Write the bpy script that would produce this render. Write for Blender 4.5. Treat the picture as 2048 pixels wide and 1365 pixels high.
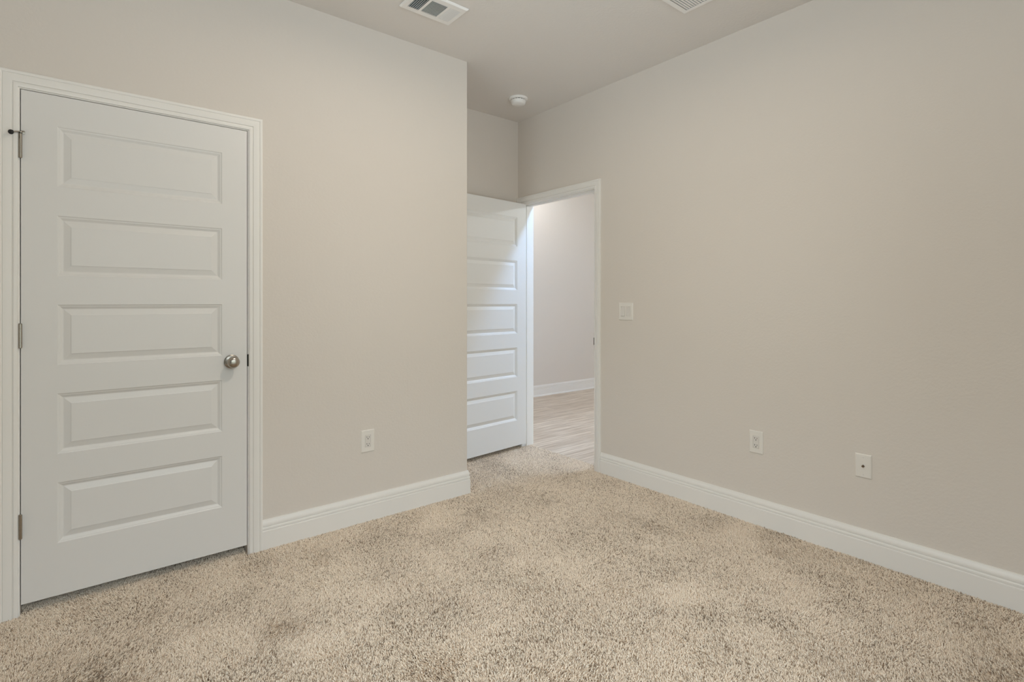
import bpy, bmesh, math, random
import numpy as np
from mathutils import Vector, Matrix

random.seed(7)
rng = np.random.default_rng(7)
for o in list(bpy.data.objects):
    bpy.data.objects.remove(o)
scene = bpy.context.scene
C = scene.collection

# ------------------------------------------------------------------ camera
F_PX, YAW, HORIZON, EYE = 1054.1, 0.6806, 603.95, 1.235
cam_d = bpy.data.cameras.new('camera')
cam_d.sensor_width = 36.0
cam_d.lens = F_PX / 2048 * 36.0
cam_d.shift_y = -(682.5 - HORIZON) / 2048
cam_d.clip_start = 0.02
cam = bpy.data.objects.new('camera', cam_d)
cam.location = (0, 0, EYE)
cam.rotation_euler = (math.pi / 2, 0, -YAW)
C.objects.link(cam)
scene.camera = cam

# ------------------------------------------------------------------ room dimensions (metres, z = 0 is the carpet surface)
YA = 2.829        # face of the left wall (with the closet door)
XB = 2.905        # face of the right wall
XC = 1.9187       # outside corner of the left wall
YC = 3.505        # end wall of the entry alcove
ZC = 2.785        # ceiling
XL, YR = -0.72, -0.62   # window wall and rear wall, behind the camera
WT = 0.12         # wall thickness
XH = XB + WT      # hall side of the right wall
HX1, HY0, HY1 = 7.0, 0.8, 5.15

# ------------------------------------------------------------------ view, world, daylight
scene.view_settings.view_transform = 'Standard'
scene.view_settings.look = 'None'
scene.view_settings.gamma = 1.0
scene.view_settings.use_curve_mapping = False
scene.view_settings.exposure = -0.26
scene.cycles.use_denoising = True
scene.cycles.max_bounces = 14
scene.cycles.diffuse_bounces = 10
scene.cycles.sample_clamp_indirect = 6.0
scene.cycles.caustics_reflective = False
scene.cycles.caustics_refractive = False

SKY_STRENGTH = 6.9
world = bpy.data.worlds.new('sky')
scene.world = world
world.use_nodes = True
wn = world.node_tree.nodes
wl = world.node_tree.links
wn.clear()
w_out = wn.new('ShaderNodeOutputWorld')
w_bg = wn.new('ShaderNodeBackground')
w_geo = wn.new('ShaderNodeTexCoord')
w_sep = wn.new('ShaderNodeSeparateXYZ')
w_ramp = wn.new('ShaderNodeValToRGB')
_e = w_ramp.color_ramp.elements
_e[0].position, _e[0].color = 0.0, (0.86, 0.93, 1.0, 1)          # pale ground, brightened to lift the ceiling
_e[1].position, _e[1].color = 1.0, (0.78, 0.89, 1.0, 1)          # sky
for _p, _c in ((0.38, (0.86, 0.93, 1.0, 1)), (0.455, (0.20, 0.22, 0.20, 1)), (0.56, (0.20, 0.22, 0.20, 1)), (0.64, (0.84, 0.92, 1.0, 1))):
    _k = _e.new(_p)                                               # unseen horizon of trees and houses, dimmed to even out the walls
    _k.color = _c
w_map = wn.new('ShaderNodeMapRange')
w_map.inputs[1].default_value = -1
w_map.inputs[2].default_value = 1
wl.new(w_geo.outputs['Generated'], w_sep.inputs[0])
wl.new(w_sep.outputs['Z'], w_map.inputs[0])
wl.new(w_map.outputs[0], w_ramp.inputs[0])
wl.new(w_ramp.outputs[0], w_bg.inputs['Color'])
w_bg.inputs['Strength'].default_value = SKY_STRENGTH
wl.new(w_bg.outputs[0], w_out.inputs[0])

# window openings: (wall, a0, a1, z0, z1)
WIN1 = (-0.40, 1.80, 0.30, 2.45)     # in the window wall, along y
WIN2 = (-0.50, 1.90, 0.30, 2.45)     # unseen, added in the rear wall to light the closet wall; along x
WIN3 = (1.0, 2.7, 0.05, 2.45)        # hall patio window, along y


def portal(name, loc, rot, sx, sy):
    d = bpy.data.lights.new(name, 'AREA')
    d.shape = 'RECTANGLE'
    d.size, d.size_y = sx, sy
    d.cycles.is_portal = True
    o = bpy.data.objects.new(name, d)
    o.location, o.rotation_euler = loc, rot
    C.objects.link(o)


hp = math.pi / 2
portal('daylight_portal', (XL - WT - 0.02, (WIN1[0] + WIN1[1]) / 2, (WIN1[2] + WIN1[3]) / 2), (0, -hp, 0), WIN1[3] - WIN1[2], WIN1[1] - WIN1[0])
portal('daylight_portal', ((WIN2[0] + WIN2[1]) / 2, YR - WT - 0.02, (WIN2[2] + WIN2[3]) / 2), (hp, 0, 0), WIN2[1] - WIN2[0], WIN2[3] - WIN2[2])
portal('daylight_portal', (HX1 + WT + 0.02, (WIN3[0] + WIN3[1]) / 2, (WIN3[2] + WIN3[3]) / 2), (0, hp, 0), WIN3[3] - WIN3[2], WIN3[1] - WIN3[0])

LAMP_ROOM = 770.0      # emission of the bedroom disc lamp
LAMP_HALL = 230.0
FILL_HALL_FAR = 880.0
FILL_ALCOVE_BLUE = 280.0


# ------------------------------------------------------------------ materials
def mat(name, color, rough=0.5, metal=0.0, spec=0.5, bump=None, coat=0.0):
    m = bpy.data.materials.new(name)
    m.use_nodes = True
    nt = m.node_tree
    b = nt.nodes['Principled BSDF']
    b.inputs['Base Color'].default_value = (*color, 1)
    b.inputs['Roughness'].default_value = rough
    b.inputs['Metallic'].default_value = metal
    b.inputs['Specular IOR Level'].default_value = spec
    if bump:
        scale, strength, dist = bump
        tc = nt.nodes.new('ShaderNodeTexCoord')
        n = nt.nodes.new('ShaderNodeTexNoise')
        n.inputs['Scale'].default_value = scale
        n.inputs['Detail'].default_value = 3
        bp = nt.nodes.new('ShaderNodeBump')
        bp.inputs['Strength'].default_value = strength
        bp.inputs['Distance'].default_value = dist
        nt.links.new(tc.outputs['Object'], n.inputs['Vector'])
        nt.links.new(n.outputs['Fac'], bp.inputs['Height'])
        nt.links.new(bp.outputs[0], b.inputs['Normal'])
    return m


def emit(name, color, strength):
    m = bpy.data.materials.new(name)
    m.use_nodes = True
    nt = m.node_tree
    nt.nodes.clear()
    e = nt.nodes.new('ShaderNodeEmission')
    e.inputs[0].default_value = (*color, 1)
    e.inputs[1].default_value = strength
    out = nt.nodes.new('ShaderNodeOutputMaterial')
    nt.links.new(e.outputs[0], out.inputs[0])
    return m


M_WALL = mat('greige_wall_paint', (0.70, 0.65, 0.595), 0.75, spec=0.25, bump=(90, 0.18, 0.004))
M_CEIL = mat('ceiling_paint', (0.74, 0.705, 0.665), 0.85, spec=0.2, bump=(60, 0.25, 0.005))
M_TRIM = mat('white_trim_paint', (0.82, 0.80, 0.765), 0.38, spec=0.45)
M_DOOR = mat('white_door_paint', (0.745, 0.735, 0.715), 0.42, spec=0.45, bump=(160, 0.04, 0.002))
M_PLATE = mat('white_plastic', (0.78, 0.75, 0.70), 0.35)
M_INSERT = mat('white_plastic_insert', (0.72, 0.69, 0.65), 0.3)
M_VENT = mat('white_enamel_steel', (0.86, 0.84, 0.81), 0.4)
M_DARK = mat('painted_recess_shade', (0.02, 0.018, 0.016), 0.9, spec=0.1)  # near-black colour stands in for shade inside gaps and slots
M_DUCT = mat('duct_steel', (0.42, 0.50, 0.53), 0.6, metal=0.3)
M_NICKEL = mat('satin_nickel', (0.42, 0.385, 0.335), 0.27, metal=1.0)
M_RUBBER = mat('black_rubber', (0.02, 0.02, 0.02), 0.6)
M_SUB = mat('subfloor_and_backing', (0.50, 0.41, 0.32), 0.95, spec=0.0)
M_GLASS_FRAME = mat('window_vinyl', (0.75, 0.75, 0.73), 0.4)
M_BULB = emit('warm_lens', (1.0, 0.87, 0.72), LAMP_ROOM)
M_FILL_BLUE = emit('blue_fill_lens', (0.36, 0.60, 1.0), FILL_ALCOVE_BLUE)
M_FILL_FAR = emit('far_hall_fill', (0.85, 0.95, 1.0), FILL_HALL_FAR)
M_BULB_H = emit('hall_bulb', (0.95, 0.97, 1.0), LAMP_HALL)


def pane_material():
    m = bpy.data.materials.new('window_glass')
    m.use_nodes = True
    nt = m.node_tree
    nt.nodes.clear()
    t = nt.nodes.new('ShaderNodeBsdfTransparent')
    t.inputs[0].default_value = (0.95, 0.97, 0.96, 1)
    g = nt.nodes.new('ShaderNodeBsdfGlossy')
    g.inputs['Roughness'].default_value = 0.02
    fr = nt.nodes.new('ShaderNodeFresnel')
    mx = nt.nodes.new('ShaderNodeMixShader')
    out = nt.nodes.new('ShaderNodeOutputMaterial')
    nt.links.new(fr.outputs[0], mx.inputs[0])
    nt.links.new(t.outputs[0], mx.inputs[1])
    nt.links.new(g.outputs[0], mx.inputs[2])
    nt.links.new(mx.outputs[0], out.inputs[0])
    return m


M_PANE = pane_material()


def carpet_material():
    m = bpy.data.materials.new('carpet_yarn')
    m.use_nodes = True
    nt = m.node_tree
    b = nt.nodes['Principled BSDF']
    b.inputs['Roughness'].default_value = 0.9
    b.inputs['Specular IOR Level'].default_value = 0.1
    at = nt.nodes.new('ShaderNodeAttribute')
    at.attribute_name = 'yarn'
    ramp = nt.nodes.new('ShaderNodeValToRGB')
    e = ramp.color_ramp.elements
    e[0].position, e[0].color = 0.0, (0.28, 0.21, 0.15, 1)
    e[1].position, e[1].color = 1.0, (0.93, 0.84, 0.72, 1)
    for p, c in ((0.13, (0.44, 0.345, 0.255, 1)), (0.20, (0.78, 0.665, 0.535, 1)), (0.62, (0.86, 0.755, 0.625, 1))):
        k = e.new(p)
        k.color = c
    nt.links.new(at.outputs['Fac'], ramp.inputs[0])
    nt.links.new(ramp.outputs[0], b.inputs['Base Color'])
    return m


M_YARN = carpet_material()


def plank_material():
    m = bpy.data.materials.new('vinyl_plank')
    m.use_nodes = True
    nt = m.node_tree
    N, L = nt.nodes, nt.links
    b = N['Principled BSDF']
    b.inputs['Roughness'].default_value = 0.38
    tc = N.new('ShaderNodeTexCoord')
    br = N.new('ShaderNodeTexBrick')
    br.offset = 0.37
    br.inputs['Scale'].default_value = 1.0
    br.inputs['Brick Width'].default_value = 1.22
    br.inputs['Row Height'].default_value = 0.15
    br.inputs['Mortar Size'].default_value = 0.0018
    br.inputs['Color1'].default_value = (0.67, 0.575, 0.47, 1)
    br.inputs['Color2'].default_value = (0.80, 0.71, 0.60, 1)
    br.inputs['Mortar'].default_value = (0.40, 0.34, 0.28, 1)
    mp = N.new('ShaderNodeMapping')
    mp.inputs['Scale'].default_value = (1.6, 26, 1)
    no = N.new('ShaderNodeTexNoise')
    no.inputs['Scale'].default_value = 1.5
    no.inputs['Detail'].default_value = 6
    no.inputs['Roughness'].default_value = 0.6
    rp = N.new('ShaderNodeValToRGB')
    rp.color_ramp.elements[0].position, rp.color_ramp.elements[0].color = 0.36, (0.60, 0.52, 0.44, 1)
    rp.color_ramp.elements[1].position, rp.color_ramp.elements[1].color = 0.66, (1.0, 1.0, 1.0, 1)
    mx = N.new('ShaderNodeMix')
    mx.data_type = 'RGBA'
    mx.blend_type = 'MULTIPLY'
    mx.inputs[0].default_value = 1.0
    L.new(tc.outputs['Object'], br.inputs['Vector'])
    L.new(tc.outputs['Object'], mp.inputs['Vector'])
    L.new(mp.outputs[0], no.inputs['Vector'])
    L.new(no.outputs['Fac'], rp.inputs[0])
    L.new(br.outputs['Color'], mx.inputs[6])
    L.new(rp.outputs[0], mx.inputs[7])
    L.new(mx.outputs[2], b.inputs['Base Color'])
    return m


M_PLANK = plank_material()


# ------------------------------------------------------------------ mesh helpers
def bx(bm, x0, x1, y0, y1, z0, z1, M=None, bevel=0.0):
    """Add an axis-aligned box to bm, optionally bevelled and transformed."""
    t = bmesh.new()
    bmesh.ops.create_cube(t, size=1)
    for v in t.verts:
        v.co = Vector(((x0 + x1) / 2 + v.co.x * (x1 - x0), (y0 + y1) / 2 + v.co.y * (y1 - y0), (z0 + z1) / 2 + v.co.z * (z1 - z0)))
    if bevel:
        bmesh.ops.bevel(t, geom=t.edges[:], offset=bevel, segments=2, affect='EDGES', profile=0.5)
    merge(bm, t, M)


def merge(bm, t, M=None):
    if M is not None:
        bmesh.ops.transform(t, matrix=M, verts=t.verts)
    me = bpy.data.meshes.new('tmp')
    t.to_mesh(me)
    t.free()
    bm.from_mesh(me)
    bpy.data.meshes.remove(me)


def lathe(bm, profile, seg=40, M=None):
    """Revolve (radius, height) pairs about local z."""
    t = bmesh.new()
    rings = []
    for r, z in profile:
        if r < 1e-6:
            rings.append([t.verts.new((0, 0, z))])
        else:
            rings.append([t.verts.new((r * math.cos(2 * math.pi * i / seg), r * math.sin(2 * math.pi * i / seg), z)) for i in range(seg)])
    for a, b in zip(rings, rings[1:]):
        for i in range(seg):
            j = (i + 1) % seg
            f = [a[i % len(a)], a[j % len(a)], b[j % len(b)], b[i % len(b)]]
            u = []
            for v in f:
                if v not in u:
                    u.append(v)
            if len(u) > 2:
                t.faces.new(u)
    bmesh.ops.recalc_face_normals(t, faces=t.faces)
    merge(bm, t, M)


def tube(bm, pts, r, seg=14):
    """A round bar through the points."""
    t = bmesh.new()
    rings = []
    pts = [Vector(p) for p in pts]
    for i, p in enumerate(pts):
        d = (pts[min(i + 1, len(pts) - 1)] - pts[max(i - 1, 0)]).normalized()
        a = d.cross(Vector((0.31, 0.2, 0.93))).normalized()
        b = d.cross(a)
        rings.append([t.verts.new(p + (a * math.cos(2 * math.pi * k / seg) + b * math.sin(2 * math.pi * k / seg)) * r) for k in range(seg)])
    for a, b in zip(rings, rings[1:]):
        for k in range(seg):
            t.faces.new((a[k], a[(k + 1) % seg], b[(k + 1) % seg], b[k]))
    t.faces.new(rings[0][::-1])
    t.faces.new(rings[-1])
    bmesh.ops.recalc_face_normals(t, faces=t.faces)
    merge(bm, t)


def prism(bm, poly, z0, z1):
    """Extrude a plan polygon (counter-clockwise) from z0 to z1."""
    t = bmesh.new()
    a = [t.verts.new((x, y, z0)) for x, y in poly]
    b = [t.verts.new((x, y, z1)) for x, y in poly]
    n = len(poly)
    for i in range(n):
        t.faces.new((a[i], a[(i + 1) % n], b[(i + 1) % n], b[i]))
    t.faces.new(a[::-1])
    t.faces.new(b)
    bmesh.ops.recalc_face_normals(t, faces=t.faces)
    merge(bm, t)


def sweep(bm, path, profile):
    """Mitred moulding along a plan path; profile is (distance out of the wall, z); out of the wall is to the right of travel."""
    t = bmesh.new()
    P = [Vector(p) for p in path]
    rows = []
    for i, p in enumerate(P):
        ns = []
        for a, b in ((i - 1, i), (i, i + 1)):
            if a >= 0 and b < len(P):
                d = (P[b] - P[a]).normalized()
                ns.append(Vector((d.y, -d.x)))
        n = ns[0] if len(ns) == 1 else (ns[0] + ns[1]) / (1 + ns[0].dot(ns[1]))
        rows.append([t.verts.new((p.x + n.x * o, p.y + n.y * o, z)) for o, z in profile])
    m = len(profile)
    for a, b in zip(rows, rows[1:]):
        for k in range(m):
            t.faces.new((a[k], a[(k + 1) % m], b[(k + 1) % m], b[k]))
    t.faces.new(rows[0][::-1])
    t.faces.new(rows[-1])
    bmesh.ops.recalc_face_normals(t, faces=t.faces)
    merge(bm, t)


def casing(bm, u0, u1, zt, profile, place, z0=0.0):
    """Door casing on three sides of an opening; profile is (distance from the opening, proud of the wall)."""
    t = bmesh.new()
    st = []
    for k in range(4):
        row = []
        for w, p in profile:
            u = u0 - w if k < 2 else u1 + w
            z = z0 if k in (0, 3) else zt + w
            row.append(t.verts.new(place(u, p, z)))
        st.append(row)
    m = len(profile)
    for a, b in zip(st, st[1:]):
        for i in range(m):
            t.faces.new((a[i], a[(i + 1) % m], b[(i + 1) % m], b[i]))
    t.faces.new(st[0][::-1])
    t.faces.new(st[-1])
    bmesh.ops.recalc_face_normals(t, faces=t.faces)
    merge(bm, t)


def obj(name, bm, material, parent=None, kind=None, smooth=False, origin=None):
    """Link the bmesh as one object with its origin at its own base."""
    me = bpy.data.meshes.new(name)
    if origin is None:
        xs = [v.co for v in bm.verts]
        origin = Vector(((min(v.x for v in xs) + max(v.x for v in xs)) / 2, (min(v.y for v in xs) + max(v.y for v in xs)) / 2, min(v.z for v in xs)))
    origin = Vector(origin)
    bmesh.ops.translate(bm, verts=bm.verts, vec=-origin)
    bm.to_mesh(me)
    bm.free()
    me.materials.append(material)
    if smooth:
        for p in me.polygons:
            p.use_smooth = True
        me.set_sharp_from_angle(angle=math.radians(38))
    o = bpy.data.objects.new(name, me)
    C.objects.link(o)
    o.location = origin
    if parent is not None:
        par = Vector((0, 0, 0))
        q = parent
        while q is not None:
            par += q.location
            q = q.parent
        o.parent = parent
        o.location = origin - par
    if kind:
        o['kind'] = kind
    return o


def struct(name, bm, material, label=None, **k):
    o = obj(name, bm, material, kind='structure', **k)
    if label:
        o['label'] = label
    return o


def thing(name, label, cat, loc, group=None):
    o = bpy.data.objects.new(name, None)
    o.empty_display_size = 0.05
    C.objects.link(o)
    o.location = loc
    o['label'], o['category'] = label, cat
    if group:
        o['group'] = group
    return o


def wall_boxes(axis, c0, c1, a0, a1, holes, z0=-0.1, z1=None):
    """A wall slab between c0 and c1 across, a0 to a1 along, with rectangular openings."""
    z1 = ZC + 0.1 if z1 is None else z1
    bm = bmesh.new()

    def put(p0, p1, q0, q1):
        if p1 - p0 < 1e-6 or q1 - q0 < 1e-6:
            return
        if axis == 'x':
            bx(bm, p0, p1, c0, c1, q0, q1)
        else:
            bx(bm, c0, c1, p0, p1, q0, q1)
    pos = a0
    for h0, h1, hz0, hz1 in sorted(holes):
        put(pos, h0, z0, z1)
        put(h0, h1, z0, hz0)
        put(h0, h1, hz1, z1)
        pos = h1
    put(pos, a1, z0, z1)
    return bm


# ------------------------------------------------------------------ door openings
# closet door (door_1) in the left wall
D1X0, D1X1, D1Z0, D1Z1 = -0.1970, 0.6170, 0.040, 2.072
J1X0, J1X1, J1ZT = D1X0 - 0.003, D1X1 + 0.003, D1Z1 + 0.003
# hall door (door_2) in the right wall
J2Y0, J2Y1, J2ZT = 2.626, 3.445, 2.065
D2Z0, D2Z1 = 0.034, 2.0625
JT = 0.019

# ------------------------------------------------------------------ walls, floor, ceiling
bm = bmesh.new()
bx(bm, XL, J1X0 - JT, YA, YA + WT, -0.1, ZC + 0.1)
bx(bm, J1X0 - JT, J1X1 + JT, YA, YA + WT, J1ZT + JT, ZC + 0.1)
r = 0.004
arc = [(XC - r + r * math.sin(a), YA + r - r * math.cos(a)) for a in [i * hp / 4 for i in range(5)]]
prism(bm, [(J1X1 + JT, YA)] + arc + [(XC, YC), (XC - WT, YC), (XC - WT, YA + WT), (J1X1 + JT, YA + WT)], -0.1, ZC + 0.1)
struct('wall_left', bm, M_WALL, 'greige painted wall with the closed closet door')

struct('wall_right', wall_boxes('y', XB, XH, YR - WT, HY1, [(J2Y0 - JT, J2Y1 + JT, -0.1, J2ZT + JT)]), M_WALL,
       'long greige painted wall with the open doorway')
bm = bmesh.new()
bx(bm, XC - WT, XB, YC, YC + WT, -0.1, ZC + 0.1)
struct('wall_end', bm, M_WALL, 'greige end wall of the entry alcove behind the open door')
struct('wall_window', wall_boxes('y', XL - WT, XL, YR - WT, YA + WT, [(WIN1[0], WIN1[1], WIN1[2], WIN1[3])]), M_WALL)
struct('wall_rear', wall_boxes('x', YR - WT, YR, XL, XB, [(WIN2[0], WIN2[1], WIN2[2], WIN2[3])]), M_WALL)
# closet shell behind door_1
bm = bmesh.new()
bx(bm, XL, XL + 0.05, YA + WT, YC + WT, -0.1, ZC)
bx(bm, XL, XC - WT, YC, YC + WT, -0.1, ZC)
struct('wall_closet', bm, M_WALL)
# hall beyond the open doorway
struct('wall_hall', wall_boxes('x', HY1, HY1 + WT, XB, HX1 + WT, []), M_WALL, 'hall wall seen through the open doorway')
struct('wall_hall_near', wall_boxes('x', HY0 - WT, HY0, XH, HX1 + WT, []), M_WALL)
struct('wall_hall_far', wall_boxes('y', HX1, HX1 + WT, HY0, HY1, [(WIN3[0], WIN3[1], WIN3[2], WIN3[3])]), M_WALL)

XT = 2.986  # carpet meets the planks under the hall door
bm = bmesh.new()
bx(bm, XL - WT, XT, YR - WT, YC + WT, -0.12, -0.018)
struct('floor', bm, M_SUB, 'subfloor below the bedroom carpet')
bm = bmesh.new()
bx(bm, XT, HX1 + WT, HY0 - WT, HY1 + WT, -0.12, -0.004)
struct('floor_hall', bm, M_PLANK, 'pale wood plank floor of the hall beyond the doorway', origin=(XT, HY1, -0.004))

V1 = (1.272, 1.578, 2.309, 2.511)     # supply register outline on the ceiling
V2 = (2.135, 2.495, 1.256, 1.616)     # return grille outline
bm = bmesh.new()
holes = [(V1[0] + 0.03, V1[1] - 0.03, V1[2] + 0.037, V1[3] - 0.037), (V2[0] + 0.027, V2[1] - 0.027, V2[2] + 0.032, V2[3] - 0.032)]
xs = sorted({XL - WT, HX1 + WT} | {h[0] for h in holes} | {h[1] for h in holes})
ys = sorted({YR - WT, HY1 + WT} | {h[2] for h in holes} | {h[3] for h in holes})
for i in range(len(xs) - 1):
    for j in range(len(ys) - 1):
        cx, cy = (xs[i] + xs[i + 1]) / 2, (ys[j] + ys[j + 1]) / 2
        if not any(h[0] < cx < h[1] and h[2] < cy < h[3] for h in holes):
            bx(bm, xs[i], xs[i + 1], ys[j], ys[j + 1], ZC, ZC + 0.1)
struct('ceiling', bm, M_CEIL, 'greige painted ceiling')

# ------------------------------------------------------------------ baseboards and casings
BH = 0.1445
BASE = [(0.0, -0.016), (0.0145, -0.016), (0.0145, 0.0885), (0.0125, 0.0905), (0.0088, 0.0920), (0.0088, 0.0945), (0.0125, 0.0955), (0.0132, 0.1005),
        (0.0125, 0.1065), (0.0115, 0.1085), (0.0075, 0.1095), (0.0075, 0.1125), (0.0112, 0.1130), (0.0116, 0.119), (0.0108, 0.126), (0.0085, 0.133), (0.0065, 0.139), (0.0055, BH), (0.0, BH)]
CW, RV = 0.060, 0.0045
CASE = [(0.0, 0.0), (0.0, 0.0075), (0.0015, 0.009), (0.012, 0.0115), (0.0138, 0.0112), (0.0148, 0.0078), (0.0168, 0.0078), (0.0180, 0.0118), (0.021, 0.0135), (0.036, 0.0148),
        (0.0435, 0.0150), (0.0448, 0.0132), (0.0462, 0.0132), (0.0478, 0.0160), (0.0505, 0.0175), (0.056, 0.0178), (0.0585, 0.0172), (CW, 0.0155), (CW, 0.0)]
bm = bmesh.new()
# travel so that the room is on the right-hand side
sweep(bm, [(XC - 0.0, YC - 0.001), (XC, YA), (J1X1 + RV + CW, YA)][::-1], BASE)
sweep(bm, [(XL, YA), (J1X0 - RV - CW, YA)], BASE)
struct('baseboard_left', bm, M_TRIM, 'white moulded baseboard along the closet wall', smooth=True)
bm = bmesh.new()
sweep(bm, [(XB, J2Y0 - RV - CW), (XB, YR)], BASE)
struct('baseboard_right', bm, M_TRIM, 'white moulded baseboard along the right wall', smooth=True)
bm = bmesh.new()
sweep(bm, [(XC + 0.0146, YC), (XB - 0.019, YC)], BASE)
struct('baseboard_end', bm, M_TRIM, smooth=True)
bm = bmesh.new()
sweep(bm, [(XH, HY1), (HX1, HY1)], [(o, z - 0.004) for o, z in BASE])
sweep(bm, [(XH, HY1), (HX1, HY1)], [(0.0145, -0.004), (0.027, -0.004), (0.0265, 0.004), (0.0245, 0.009), (0.0205, 0.0135), (0.0145, 0.0155)])
struct('baseboard_hall', bm, M_TRIM, 'white baseboard of the hall wall', smooth=True)

# closet door casing and jamb
bm = bmesh.new()
casing(bm, J1X0 - RV, J1X1 + RV, J1ZT + RV, CASE, lambda u, p, z: (u, YA - p, z), z0=-0.016)
t1 = struct('trim_1', bm, M_TRIM, 'white moulded casing around the closet door', smooth=True)
bm = bmesh.new()
bx(bm, J1X0 - JT, J1X0, YA, YA + WT, -0.016, J1ZT + JT)
bx(bm, J1X1, J1X1 + JT, YA, YA + WT, -0.016, J1ZT + JT)
bx(bm, J1X0, J1X1, YA, YA + WT, J1ZT, J1ZT + JT)
sy0, sy1 = YA + 0.037, YA + 0.072
bx(bm, J1X0, J1X0 + 0.011, sy0, sy1, 0.045, J1ZT)
bx(bm, J1X1 - 0.011, J1X1, sy0, sy1, 0.045, J1ZT)
bx(bm, J1X0, J1X1, sy0, sy1, J1ZT - 0.011, J1ZT)
obj('jamb', bm, M_TRIM, t1)

# hall door casing and jamb
CW2 = 0.0585
CASE2 = [(w * CW2 / CW, p) for w, p in CASE]
bm = bmesh.new()
casing(bm, J2Y0 - RV, J2Y1 + 0.0005, J2ZT + 0.004, CASE2, lambda u, p, z: (XB - p, u, z), z0=-0.016)
t2 = struct('trim_2', bm, M_TRIM, 'white casing around the open hall doorway', smooth=True)
bm = bmesh.new()
bx(bm, XB, XH, J2Y0 - JT, J2Y0, -0.016, J2ZT + JT)
bx(bm, XB, XH, J2Y1, J2Y1 + JT, -0.016, J2ZT + JT)
bx(bm, XB, XH, J2Y0, J2Y1, J2ZT, J2ZT + JT)
bx(bm, XB + 0.04, XB + 0.075, J2Y0, J2Y0 + 0.011, -0.016, J2ZT)
bx(bm, XB + 0.04, XB + 0.075, J2Y1 - 0.011, J2Y1, -0.016, J2ZT)
bx(bm, XB + 0.04, XB + 0.075, J2Y0, J2Y1, J2ZT - 0.011, J2ZT)
obj('jamb', bm, M_TRIM, t2)
bm = bmesh.new()
bx(bm, XB - 0.0095, XB + 0.030, J2Y0 - 0.001, J2Y0 + 0.0015, 0.919, 0.972, bevel=0.0005)
o = obj('strike_plate', bm, M_NICKEL, t2)
o['label'] = 'satin nickel strike plate'
bm = bmesh.new()
casing(bm, J2Y0 - RV, J2Y1 + RV, J2ZT + 0.004, CASE, lambda u, p, z: (XH + p, u, z), z0=-0.004)
struct('trim_3', bm, M_TRIM, smooth=True)

# ------------------------------------------------------------------ doors
P_TOP, P_H, P_PITCH = 1.948, 0.2455, 0.3625
RINGS = [(0.0, 0.0), (0.0035, -0.0030), (0.0065, -0.0036), (0.0085, -0.0042), (0.0165, -0.0092), (0.0185, -0.0098), (0.0200, -0.0098), (0.0425, -0.0035), (0.0430, -0.0022), (0.0445, -0.0018)]


def door_leaf(width, height, x_in, tops, thick=0.035):
    """A moulded five-panel leaf: x 0..width, z 0..height, front face at y=0, back at y=thick."""
    bm = bmesh.new()
    xs = [0.0, x_in, width - x_in, width]
    zs = sorted([0.0, height] + [t for t in tops] + [t - P_H for t in tops])
    panels = [(t - P_H, t) for t in tops]
    for side in (0, 1):
        def V(x, d, z):
            return bm.verts.new((x, -d if side == 0 else thick + d, z))
        for i in range(3):
            for j in range(len(zs) - 1):
                zc = (zs[j] + zs[j + 1]) / 2
                if i == 1 and any(a < zc < b for a, b in panels):
                    continue
                bm.faces.new([V(xs[i], 0, zs[j]), V(xs[i + 1], 0, zs[j]), V(xs[i + 1], 0, zs[j + 1]), V(xs[i], 0, zs[j + 1])])
        for a, b in panels:
            prev = None
            for ins, d in RINGS:
                q = [V(xs[1] + ins, d, a + ins), V(xs[2] - ins, d, a + ins), V(xs[2] - ins, d, b - ins), V(xs[1] + ins, d, b - ins)]
                if prev:
                    for k in range(4):
                        bm.faces.new([prev[k], prev[(k + 1) % 4], q[(k + 1) % 4], q[k]])
                prev = q
            bm.faces.new(prev)
    for j in range(len(zs) - 1):
        for x in (0.0, width):
            bm.faces.new([bm.verts.new(p) for p in ((x, 0, zs[j]), (x, thick, zs[j]), (x, thick, zs[j + 1]), (x, 0, zs[j + 1]))])
    for i in range(3):
        for z in (0.0, height):
            bm.faces.new([bm.verts.new(p) for p in ((xs[i], 0, z), (xs[i + 1], 0, z), (xs[i + 1], thick, z), (xs[i], thick, z))])
    bmesh.ops.remove_doubles(bm, verts=bm.verts, dist=1e-6)
    bmesh.ops.recalc_face_normals(bm, faces=bm.faces)
    return bm


KNOB = [(0.0, 0.0), (0.0328, 0.0), (0.0332, 0.003), (0.0322, 0.0065), (0.0285, 0.0085), (0.018, 0.0098), (0.0135, 0.0115), (0.0118, 0.016), (0.0115, 0.024),
        (0.0135, 0.0275), (0.0195, 0.0305), (0.0245, 0.0350), (0.0270, 0.0410), (0.0272, 0.0470), (0.0255, 0.0530), (0.0215, 0.0580), (0.0150, 0.0615), (0.0080, 0.0630), (0.0, 0.0635)]


def knob_mesh(M):
    bm = bmesh.new()
    lathe(bm, KNOB, 48, M)
    return bm


def hinge_mesh(h=0.0925, rr=0.0062):
    """Five knuckles, pin tips and the slim edges of both leaves; barrel axis is local z, centred."""
    bm = bmesh.new()
    k = h / 5
    for i in range(5):
        z0 = -h / 2 + i * k
        lathe(bm, [(0, z0 + 0.0001), (rr, z0 + 0.0001), (rr, z0 + k - 0.0001), (0, z0 + k - 0.0001)], 24)
    for s in (-1, 1):
        M = Matrix.Translation((0, 0, s * h / 2)) @ Matrix.Diagonal((1, 1, s, 1))
        lathe(bm, [(0.0, -0.0005), (0.0050, -0.0005), (0.0052, 0.0012), (0.0040, 0.0028), (0.0, 0.0034)], 20, M)
    bx(bm, -0.0022, -0.0004, 0.0, 0.030, -h / 2, h / 2)
    bx(bm, 0.0004, 0.0022, 0.0, 0.030, -h / 2, h / 2)
    return bm


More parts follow.
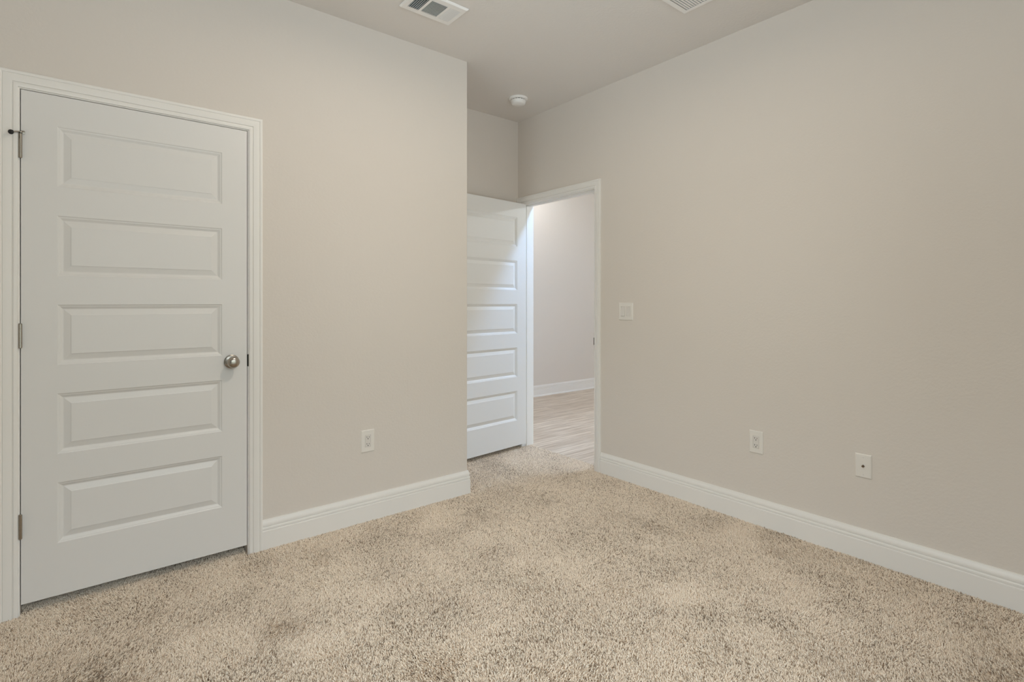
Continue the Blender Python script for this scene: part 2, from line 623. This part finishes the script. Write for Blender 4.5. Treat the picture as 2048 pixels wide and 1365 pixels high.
# door_1: the closed closet door
W1 = D1X1 - D1X0
tops1 = [P_TOP - i * P_PITCH - D1Z0 for i in range(5)]
bm = door_leaf(W1, D1Z1 - D1Z0, 0.1085, tops1)
bmesh.ops.translate(bm, verts=bm.verts, vec=(D1X0, YA + 0.0005, D1Z0))
door1 = struct('door_1', bm, M_DOOR, 'closed white five-panel closet door')
o = obj('door_knob', knob_mesh(Matrix.Translation((0.5485, YA + 0.0005, 0.9465)) @ Matrix.Rotation(hp, 4, 'X')), M_NICKEL, door1, smooth=True)
o['label'] = 'round satin nickel knob'
hinges = []
for i, z in enumerate((1.849, 1.1010, 0.3495)):
    bm = hinge_mesh()
    bmesh.ops.translate(bm, verts=bm.verts, vec=(D1X0 - 0.0015, YA - 0.0055, z))
    h = obj('hinge', bm, M_NICKEL, door1, smooth=True)
    h['label'] = 'satin nickel hinge'
    hinges.append(h)
# hinge pin stop on the top hinge
px, py, pz = D1X0 - 0.0015, YA - 0.0055, 1.9015
bm = bmesh.new()
lathe(bm, [(0.0, 0.0), (0.0085, 0.0), (0.0088, 0.0008), (0.0088, 0.0030), (0.0085, 0.0036), (0.0, 0.0036)], 28, Matrix.Translation((px, py, pz - 0.002)))
tube(bm, [(px - 0.002, py - 0.004, pz), (px - 0.010, py - 0.013, pz - 0.0025), (px - 0.016, py - 0.0205, pz - 0.0065), (px - 0.022, py - 0.026, pz - 0.0095)], 0.0031)
bx(bm, px + 0.003, px + 0.014, py - 0.007, py + 0.002, pz - 0.005, pz + 0.0055, bevel=0.0012)
st = obj('pin_stop', bm, M_NICKEL, hinges[0], smooth=True)
bm = bmesh.new()
lathe(bm, [(0.0, -0.0055), (0.0060, -0.0050), (0.0088, -0.0022), (0.0092, 0.0020), (0.0075, 0.0058), (0.0, 0.0072)], 24,
      Matrix.Translation((px - 0.0235, py - 0.0275, pz - 0.0105)) @ Vector((-0.65, -0.75, 0)).to_track_quat('Z', 'Y').to_matrix().to_4x4())
o = obj('rubber_tip', bm, M_RUBBER, hinges[0], smooth=True)
o['label'] = 'black rubber tip'
# latch seen in the gap at the knob side
bm = bmesh.new()
bx(bm, D1X1 + 0.0002, J1X1 + 0.0035, YA - 0.0012, YA + 0.024, 0.9185, 0.9765)  # solid dark block in place of the shade in the gap
o = obj('latch_gap_shade', bm, M_DARK, door1)
o['label'] = 'near-black block painted as the shaded latch opening'
bm = bmesh.new()
t_pts = [(J1X1 + 0.0042, YA - 0.0006, 0.916 + 0.0625 * k / 8) for k in range(9)]
for k in range(8):
    bow = 0.0045 * math.sin(math.pi * (k + 0.5) / 8)
    bx(bm, J1X1 + 0.0030, J1X1 + 0.0042 + bow, YA - 0.0018, YA + 0.001, t_pts[k][2], t_pts[k + 1][2])
o = obj('strike_lip', bm, M_NICKEL, door1)
o['label'] = 'satin nickel strike lip'

# door_2: the open hall door, hinged on the far jamb and swung back against the end wall
W2 = 0.813
tops2 = [P_TOP - 0.0075 - i * P_PITCH - D2Z0 for i in range(5)]
bm = door_leaf(W2, D2Z1 - D2Z0, 0.1085, tops2)
piv = Vector((2.9125, 3.446, 0))
ang = math.radians(5.7)
# local x runs from the hinge edge to the latch edge; local -y is the face turned to the camera
R2 = Matrix(((-math.cos(ang), -math.sin(ang), 0, 0), (-math.sin(ang), math.cos(ang), 0, 0), (0, 0, 1, 0), (0, 0, 0, 1)))
M2 = Matrix.Translation((piv.x, piv.y, D2Z0)) @ R2 @ Matrix.Translation((0.004, -0.0405, 0))
bmesh.ops.transform(bm, matrix=M2, verts=bm.verts)
bmesh.ops.recalc_face_normals(bm, faces=bm.faces)
door2 = struct('door_2', bm, M_DOOR, 'open white five-panel hall door swung back into the alcove')
for s in (0, 1):
    loc = Matrix.Translation((W2 - 0.0685, 0.0 if s == 0 else 0.035, 0.9465 - D2Z0)) @ Matrix.Rotation(hp if s == 0 else -hp, 4, 'X')
    o = obj('door_knob', knob_mesh(M2 @ loc), M_NICKEL, door2, smooth=True)
    o['label'] = 'round satin nickel knob'
for z in (1.842, 1.094, 0.343):
    bm = hinge_mesh()
    bmesh.ops.transform(bm, matrix=Matrix.Translation((piv.x - 0.005, piv.y + 0.003, z)) @ Matrix.Rotation(math.radians(-45), 4, 'Z'), verts=bm.verts)
    o = obj('hinge', bm, M_NICKEL, door2, smooth=True)
    o['label'] = 'satin nickel hinge'


# ------------------------------------------------------------------ windows behind the camera and in the hall
def window(n, axis, face, depth_sign, a0, a1, z0, z1):
    """Vinyl single-hung window filling an opening; face = room side of the wall."""
    c = face + depth_sign * WT * 0.55
    bm = bmesh.new()

    def b(p0, p1, q0, q1, t=0.035):
        if axis == 'y':
            bx(bm, c - t, c + t, p0, p1, q0, q1)
        else:
            bx(bm, p0, p1, c - t, c + t, q0, q1)
    fw = 0.045
    b(a0, a0 + fw, z0, z1)
    b(a1 - fw, a1, z0, z1)
    b(a0 + fw, a1 - fw, z0, z0 + fw)
    b(a0 + fw, a1 - fw, z1 - fw, z1)
    zm = (z0 + z1) / 2
    b(a0 + fw, a1 - fw, zm - 0.02, zm + 0.02, 0.025)
    w = struct('window_%d' % n, bm, M_GLASS_FRAME)
    bm = bmesh.new()
    b(a0 + fw, a1 - fw, z0 + fw, zm - 0.02, 0.003)
    b(a0 + fw, a1 - fw, zm + 0.02, z1 - fw, 0.003)
    obj('pane', bm, M_PANE, w)


window(1, 'y', XL, -1, *WIN1)
window(2, 'x', YR, -1, *WIN2)
window(3, 'y', HX1, 1, *WIN3)


# ------------------------------------------------------------------ ceiling fixtures
def ceiling_lamp(name, label, x, y, bulb):
    t = thing(name, label, 'lamp', (x, y, ZC))
    bm = bmesh.new()
    lathe(bm, [(0.0, 0.0), (0.065, 0.0), (0.066, -0.012), (0.058, -0.022), (0.028, -0.028), (0.024, -0.05), (0.0, -0.05)], 40, Matrix.Translation((x, y, ZC)))
    obj('base', bm, M_VENT, t, smooth=True)
    bm = bmesh.new()
    bmesh.ops.create_uvsphere(bm, u_segments=28, v_segments=16, radius=0.05)
    bmesh.ops.translate(bm, verts=bm.verts, vec=(x, y, ZC - 0.095))
    obj('bulb', bm, bulb, t, smooth=True)


# flat disc lamps
def disc_lamp(label, x, y, rl, lens):
    t = thing('ceiling_lamp', label, 'lamp', (x, y, ZC))
    T = Matrix.Translation((x, y, ZC))
    bm = bmesh.new()
    lathe(bm, [(0.0, 0.0), (rl + 0.042, 0.0), (rl + 0.043, -0.006), (rl + 0.038, -0.016), (rl + 0.020, -0.019), (rl + 0.016, -0.012), (0.0, -0.012)], 48, T)
    obj('trim_ring', bm, M_VENT, t, smooth=True)
    bm = bmesh.new()
    lathe(bm, [(0.0, -0.0135), (rl, -0.0135), (rl, -0.0125), (0.0, -0.0125)], 48, T)
    obj('lens', bm, lens, t)


disc_lamp('flat round disc lamp in the middle of the bedroom ceiling', 1.15, 1.38, 0.05, M_BULB)
disc_lamp('flat blue fill disc added unseen on the hall ceiling to tint the alcove', 3.5, 2.51, 0.12, M_FILL_BLUE)  # added blue fill that tints the alcove carpet and open door
ceiling_lamp('ceiling_lamp', 'small round ceiling lamp in the hall beyond the doorway', 4.25, 4.45, M_BULB_H)
ceiling_lamp('ceiling_lamp', 'unseen round fill bulb added at the far end of the hall', 5.6, 2.0, M_FILL_FAR)  # added fill that brightens the hall wall and floor


def slat_mesh(x0, x1, y0, y1, z, along, tilt, width, thick=0.0011):
    """One bent louvre blade centred between the given limits; tilt about its long axis."""
    bm = bmesh.new()
    cx, cy = (x0 + x1) / 2, (y0 + y1) / 2
    if along == 'y':
        M = Matrix.Translation((cx, cy, z)) @ Matrix.Rotation(tilt, 4, 'Y')
        bx(bm, -width / 2, width / 2, y0 - cy, y1 - cy, -thick / 2, thick / 2, M)
    else:
        M = Matrix.Translation((cx, cy, z)) @ Matrix.Rotation(tilt, 4, 'X')
        bx(bm, x0 - cx, x1 - cx, -width / 2, width / 2, -thick / 2, thick / 2, M)
    return bm


def vent_frame(v, openings, lip=0.011):
    """Flat flange with rolled edge and rectangular louvre openings, hanging just under the ceiling."""
    bm = bmesh.new()
    xs = sorted({v[0] + 0.008, v[1] - 0.008} | {o[0] for o in openings} | {o[1] for o in openings})
    ys = sorted({v[2] + 0.008, v[3] - 0.008} | {o[2] for o in openings} | {o[3] for o in openings})
    for i in range(len(xs) - 1):
        for j in range(len(ys) - 1):
            cx, cy = (xs[i] + xs[i + 1]) / 2, (ys[j] + ys[j + 1]) / 2
            if not any(o[0] < cx < o[1] and o[2] < cy < o[3] for o in openings):
                bx(bm, xs[i], xs[i + 1], ys[j], ys[j + 1], ZC - lip, ZC - lip + 0.0016)
    # sloped rim down from the ceiling to the flange
    t = bmesh.new()
    a = [t.verts.new(p) for p in ((v[0], v[2], ZC - 0.001), (v[1], v[2], ZC - 0.001), (v[1], v[3], ZC - 0.001), (v[0], v[3], ZC - 0.001))]
    b = [t.verts.new(p) for p in ((v[0] + 0.002, v[2] + 0.002, ZC - 0.005), (v[1] - 0.002, v[2] + 0.002, ZC - 0.005), (v[1] - 0.002, v[3] - 0.002, ZC - 0.005), (v[0] + 0.002, v[3] - 0.002, ZC - 0.005))]
    c = [t.verts.new(p) for p in ((v[0] + 0.008, v[2] + 0.008, ZC - lip), (v[1] - 0.008, v[2] + 0.008, ZC - lip), (v[1] - 0.008, v[3] - 0.008, ZC - lip), (v[0] + 0.008, v[3] - 0.008, ZC - lip))]
    for p, q in ((a, b), (b, c)):
        for k in range(4):
            t.faces.new((p[k], p[(k + 1) % 4], q[(k + 1) % 4], q[k]))
    bmesh.ops.recalc_face_normals(t, faces=t.faces)
    merge(bm, t)
    return bm


def duct_mesh(h, z1=0.16):
    """Open-bottomed sheet metal box above the ceiling opening."""
    bm = bmesh.new()
    x0, x1, y0, y1 = h
    th = 0.002
    z0 = ZC - 0.006
    bx(bm, x0 + 0.0005, x0 + th, y0 + 0.0005, y1 - 0.0005, z0, ZC + z1)
    bx(bm, x1 - th, x1 - 0.0005, y0 + 0.0005, y1 - 0.0005, z0, ZC + z1)
    bx(bm, x0 + th, x1 - th, y0 + 0.0005, y0 + th, z0, ZC + z1)
    bx(bm, x0 + th, x1 - th, y1 - th, y1 - 0.0005, z0, ZC + z1)
    bx(bm, x0, x1, y0, y1, ZC + z1, ZC + z1 + th)
    return bm


# three-way supply register
v = thing('air_vent', 'white three-way ceiling register nearest the closet wall, louvres in three sections', 'air vent', ((V1[0] + V1[1]) / 2, (V1[2] + V1[3]) / 2, ZC))
sec = [(1.303, 1.365, 2.347, 2.473), (1.379, 1.472, 2.349, 2.471), (1.487, 1.549, 2.347, 2.473)]
obj('frame', vent_frame(V1, sec), M_VENT, v)
o = obj('duct_box', duct_mesh(holes[0]), M_DUCT, v)
o['label'] = 'dark duct behind the louvres'
n = 6
for s, tilt in ((0, math.radians(-52)), (2, math.radians(52))):
    a = sec[s]
    for k in range(n):
        x = a[0] + (a[1] - a[0]) * (k + 0.5) / n
        obj('slat', slat_mesh(x, x, a[2], a[3], ZC - 0.0085, 'y', tilt, 0.0135), M_VENT, v)
a = sec[1]
n = 11
for k in range(n):
    y = a[2] + (a[3] - a[2]) * (k + 0.5) / n
    obj('slat', slat_mesh(a[0], a[1], y, y, ZC - 0.0085, 'x', math.radians(47), 0.0115), M_VENT, v)

# return grille cut by the top of the picture
v = thing('air_vent', 'white ceiling grille nearest the right wall, with parallel louvres all one way', 'air vent', ((V2[0] + V2[1]) / 2, (V2[2] + V2[3]) / 2, ZC))
sec2 = (V2[0] + 0.028, V2[1] - 0.028, V2[2] + 0.033, V2[3] - 0.033)
obj('frame', vent_frame(V2, [sec2]), M_VENT, v)
o = obj('duct_box', duct_mesh(holes[1]), M_DUCT, v)
o['label'] = 'dark duct behind the louvres'
n = int(round((sec2[3] - sec2[2]) / 0.0141))
for k in range(n):
    y = sec2[2] + (sec2[3] - sec2[2]) * (k + 0.5) / n
    obj('slat', slat_mesh(sec2[0], sec2[1], y, y, ZC - 0.0075, 'x', math.radians(8), 0.0120), M_VENT, v)

# smoke detector
SX, SY = 2.563, 3.089
v = thing('smoke_detector', 'round white smoke detector on the alcove ceiling above the open door', 'smoke detector', (SX, SY, ZC))
T = Matrix.Translation((SX, SY, ZC))
bm = bmesh.new()
lathe(bm, [(0.0, 0.0), (0.0715, 0.0), (0.0722, -0.004), (0.0705, -0.011), (0.0660, -0.0140), (0.0560, -0.0145), (0.0, -0.0145)], 56, T)
obj('base', bm, M_VENT, v, smooth=True)
bm = bmesh.new()
lathe(bm, [(0.0, -0.0145), (0.0530, -0.0145), (0.0530, -0.0185), (0.0, -0.0185)], 48, T)
o = obj('smoke_inlet', bm, M_DARK, v, smooth=True)
o['label'] = 'dark slot ring'
bm = bmesh.new()
lathe(bm, [(0.0, -0.0185), (0.0555, -0.0185), (0.0572, -0.0200), (0.0570, -0.0270), (0.0545, -0.0370), (0.0500, -0.0450), (0.0420, -0.0485), (0.0300, -0.0492), (0.0285, -0.0500), (0.0, -0.0500)], 48, T)
for k in range(16):
    q = 2 * math.pi * k / 16
    bx(bm, 0.0525, 0.0565, -0.0022, 0.0022, -0.0195, -0.0140, T @ Matrix.Rotation(q, 4, 'Z'))
obj('cover', bm, M_VENT, v, smooth=True)


# ------------------------------------------------------------------ wall plates
def plate_frame(wall, a, z):
    """Matrix taking plate space (x right, y out of the wall, z up, seen from the room) to the world."""
    if wall == 'left':      # wall facing -y; right is +x
        return Matrix(((1, 0, 0, a), (0, -1, 0, YA), (0, 0, 1, z), (0, 0, 0, 1)))
    return Matrix(((0, -1, 0, XB), (-1, 0, 0, a), (0, 0, 1, z), (0, 0, 0, 1)))   # wall facing -x; right is -y


def plate_mesh(M, w, h, openings=(), t=0.0055):
    """A wall plate with sloped rim and rectangular openings."""
    bm = bmesh.new()
    e = 0.0035
    xs = sorted({-w / 2 + e, w / 2 - e} | {q for o in openings for q in o[:2]})
    zs = sorted({-h / 2 + e, h / 2 - e} | {q for o in openings for q in o[2:]})
    tb = bmesh.new()
    for i in range(len(xs) - 1):
        for j in range(len(zs) - 1):
            cx, cz = (xs[i] + xs[i + 1]) / 2, (zs[j] + zs[j + 1]) / 2
            if not any(o[0] < cx < o[1] and o[2] < cz < o[3] for o in openings):
                bx(tb, xs[i], xs[i + 1], 0.0, t, zs[j], zs[j + 1])
    rings = []
    for ins, y in ((0.0, 0.0), (0.0, 0.0022), (0.0008, 0.0036), (e, t)):
        rings.append([tb.verts.new(p) for p in ((-w / 2 + ins, y, -h / 2 + ins), (w / 2 - ins, y, -h / 2 + ins), (w / 2 - ins, y, h / 2 - ins), (-w / 2 + ins, y, h / 2 - ins))])
    for a, b in zip(rings, rings[1:]):
        for k in range(4):
            tb.faces.new((a[k], a[(k + 1) % 4], b[(k + 1) % 4], b[k]))
    bmesh.ops.recalc_face_normals(tb, faces=tb.faces)
    merge(bm, tb, M)
    bmesh.ops.recalc_face_normals(bm, faces=bm.faces)
    return bm


def outlet(label, wall, a, z):
    M = plate_frame(wall, a, z)
    v = thing('power_outlet', label, 'power outlet', M @ Vector((0, 0, -0.062)))
    obj('wall_plate', plate_mesh(M, 0.078, 0.124, [(-0.0172, 0.0172, -0.034, 0.034)]), M_PLATE, v)
    bm = bmesh.new()
    bx(bm, -0.0164, 0.0164, 0.0, 0.0060, -0.0332, 0.0332, M, bevel=0.0008)
    for zc in (0.019, -0.019):
        bx(bm, -0.0125, 0.0125, 0.004, 0.0068, zc - 0.0125, zc + 0.0115, M, bevel=0.0007)
    ins = obj('receptacle', bm, M_INSERT, v)
    for zc in (0.019, -0.019):
        for x0, x1, h in ((-0.0076, -0.0052, 0.0080), (0.0052, 0.0074, 0.0070)):
            bm = bmesh.new()
            bx(bm, x0, x1, 0.006, 0.00695, zc - 0.001, zc + h, M)
            obj('plug_slot', bm, M_DARK, ins)['label'] = 'dark plug slot'
        bm = bmesh.new()
        lathe(bm, [(0.0, 0.0), (0.0028, 0.0), (0.0028, 0.0009), (0.0, 0.0009)], 18, M @ Matrix.Translation((0, 0.0061, zc - 0.0065)) @ Matrix.Rotation(-hp, 4, 'X'))
        obj('earth_hole', bm, M_DARK, ins)['label'] = 'dark round earth hole'
    return v


outlet('white double power outlet on the left wall, between the closet door and the corner', 'left', 1.240, 0.449)
outlet('white double power outlet low on the right wall, nearer the doorway than the cable plate', 'right', 1.4245, 0.4535)

# two-gang rocker switch
M = plate_frame('right', 2.335, 1.1685)
v = thing('light_switch', 'square white double rocker light switch beside the open doorway', 'light switch', M @ Vector((0, 0, -0.0605)))
obj('wall_plate', plate_mesh(M, 0.121, 0.121, [(-0.0402, -0.0058, -0.034, 0.034), (0.0058, 0.0402, -0.034, 0.034)]), M_PLATE, v)
for xc, tilt in ((-0.023, 6.5), (0.023, -4.0)):
    bm = bmesh.new()
    bx(bm, -0.0165, 0.0165, -0.0045, 0.0025, -0.0332, 0.0332, M @ Matrix.Translation((xc, 0.0048, 0)) @ Matrix.Rotation(math.radians(tilt), 4, 'X'), bevel=0.0008)
    obj('rocker', bm, M_INSERT, v)

# cable plate
M = plate_frame('right', 0.9045, 0.4465)
v = thing('cable_outlet', 'white cable wall plate with one small metal connector, lowest and nearest on the right wall', 'cable outlet', M @ Vector((0, 0, -0.057)))
obj('wall_plate', plate_mesh(M, 0.0695, 0.113), M_PLATE, v)
bm = bmesh.new()
R = M @ Matrix.Translation((0, 0.005, 0)) @ Matrix.Rotation(-hp, 4, 'X')
lathe(bm, [(0.0, 0.0), (0.0062, 0.0), (0.0062, 0.0022), (0.0050, 0.0024), (0.0047, 0.0105), (0.0040, 0.0110), (0.0, 0.0110)], 6, R)
lathe(bm, [(0.0, 0.0), (0.0046, 0.0), (0.0046, 0.0108), (0.0015, 0.0110), (0.0, 0.0100)], 24, R)
o = obj('connector', bm, mat('dull_brass', (0.16, 0.12, 0.08), 0.4, metal=0.9), v)
o['label'] = 'small metal cable connector'
for zc in (0.0415, -0.0415):
    bm = bmesh.new()
    lathe(bm, [(0.0, 0.0), (0.0034, 0.0), (0.0030, 0.0012), (0.0, 0.0015)], 20, M @ Matrix.Translation((0, 0.0054, zc)) @ Matrix.Rotation(-hp, 4, 'X'))
    obj('screw', bm, M_INSERT, v, smooth=True)

# ------------------------------------------------------------------ carpet
bm = bmesh.new()
g = 0.0015
prism(bm, [(XL + g, YR + g), (XB - g, YR + g), (XB - g, J2Y0 + g), (XT - g, J2Y0 + g), (XT - g, J2Y1 - g), (XB - g, J2Y1 - g), (XB - g, YC - g), (XC + g, YC - g), (XC + g, YA - g),
           (J1X1 - g, YA - g), (J1X1 - g, YC - g), (J1X0 + g, YC - g), (J1X0 + g, YA - g), (XL + g, YA - g)], -0.018, -0.012)
carpet = obj('carpet', bm, M_SUB, kind='stuff')
carpet['label'] = 'beige flecked cut-pile bedroom carpet'
carpet['category'] = 'carpet'

DENS = 95000
x0, x1, y0, y1 = -0.70, XT, 0.25, YC - 0.002
n = int((x1 - x0) * (y1 - y0) * DENS)
px = rng.uniform(x0, x1, n)
py = rng.uniform(y0, y1, n)
s, c = math.sin(YAW), math.cos(YAW)
depth = s * px + c * py
side = c * px - s * py
keep = (depth > 1.15) & (np.abs(side) < depth * 1.25 + 0.35)
# stay clear of walls, baseboards and casings
in_room = (px < XB - 0.012) & (py < YA - 0.011)
in_alcove = (px > XC + 0.011) & (px < XB - 0.012) & (py < YC - 0.01) & (py >= YA - 0.011)
in_door = (px >= XB - 0.012) & (px < XT) & (py > J2Y0 + 0.003) & (py < J2Y1 - 0.003)
in_closet = (py >= YA - 0.011) & (py < YA + 0.45) & (px > J1X0 + 0.003) & (px < J1X1 - 0.003)
keep &= in_room | in_alcove | in_door | in_closet
px, py = px[keep], py[keep]
n = len(px)


def smooth_noise(x, y, scale, seed):
    g = np.random.default_rng(seed).normal(size=(128, 128))
    u, w = x / scale + 40, y / scale + 40
    i, j = np.floor(u).astype(int), np.floor(w).astype(int)
    fu, fw = u - i, w - j
    fu, fw = fu * fu * (3 - 2 * fu), fw * fw * (3 - 2 * fw)
    G = lambda a, b: g[a % 128, b % 128]
    return (G(i, j) * (1 - fu) + G(i + 1, j) * fu) * (1 - fw) + (G(i, j + 1) * (1 - fu) + G(i + 1, j + 1) * fu) * fw


# the nap leans in slowly turning directions, as trodden pile does
lean_dir = 0.9 + 0.8 * smooth_noise(px, py, 0.30, 3) + 0.6 * smooth_noise(px, py, 0.11, 4) + rng.normal(0, 0.75, n)
lean = np.clip(0.0065 + 0.0017 * smooth_noise(px, py, 0.22, 5) + rng.normal(0, 0.0035, n), 0.0, 0.016)
hgt = np.clip(0.0150 + rng.normal(0, 0.0022, n) + 0.0010 * smooth_noise(px, py, 0.05, 6), 0.008, 0.021)
lx, ly = np.cos(lean_dir) * lean, np.sin(lean_dir) * lean
K = 4
pos = np.zeros((n, K, 3), dtype=np.float32)
rad = np.zeros((n, K), dtype=np.float32)
base_r = rng.uniform(0.0011, 0.0018, n)
wob = rng.normal(0, 0.0007, (n, K, 2))
for k in range(K):
    f = k / (K - 1)
    pos[:, k, 0] = px + lx * f ** 1.6 + wob[:, k, 0] * f
    pos[:, k, 1] = py + ly * f ** 1.6 + wob[:, k, 1] * f
    pos[:, k, 2] = -0.014 + hgt * (f - 0.12 * f * f)
    rad[:, k] = base_r * (1.0, 1.1, 1.0, 0.62)[k]
pos[:, :, 0] = np.minimum(pos[:, :, 0], XT + 0.004)
cv = bpy.data.hair_curves.new('pile')
cv.add_curves([K] * n)
cv.attributes['position'].data.foreach_set('vector', pos.reshape(-1))
ra = cv.attributes.get('radius') or cv.attributes.new('radius', 'FLOAT', 'POINT')
ra.data.foreach_set('value', rad.reshape(-1))
ya = cv.attributes.new('yarn', 'FLOAT', 'CURVE')
tone = np.clip(rng.uniform(0, 1, n) + 0.06 * smooth_noise(px, py, 0.16, 9), 0, 1)
ya.data.foreach_set('value', tone.astype(np.float32))
cv.materials.append(M_YARN)
pile = bpy.data.objects.new('pile', cv)
C.objects.link(pile)
pile.parent = carpet
pile.location = -carpet.location
pile['kind'] = 'stuff'
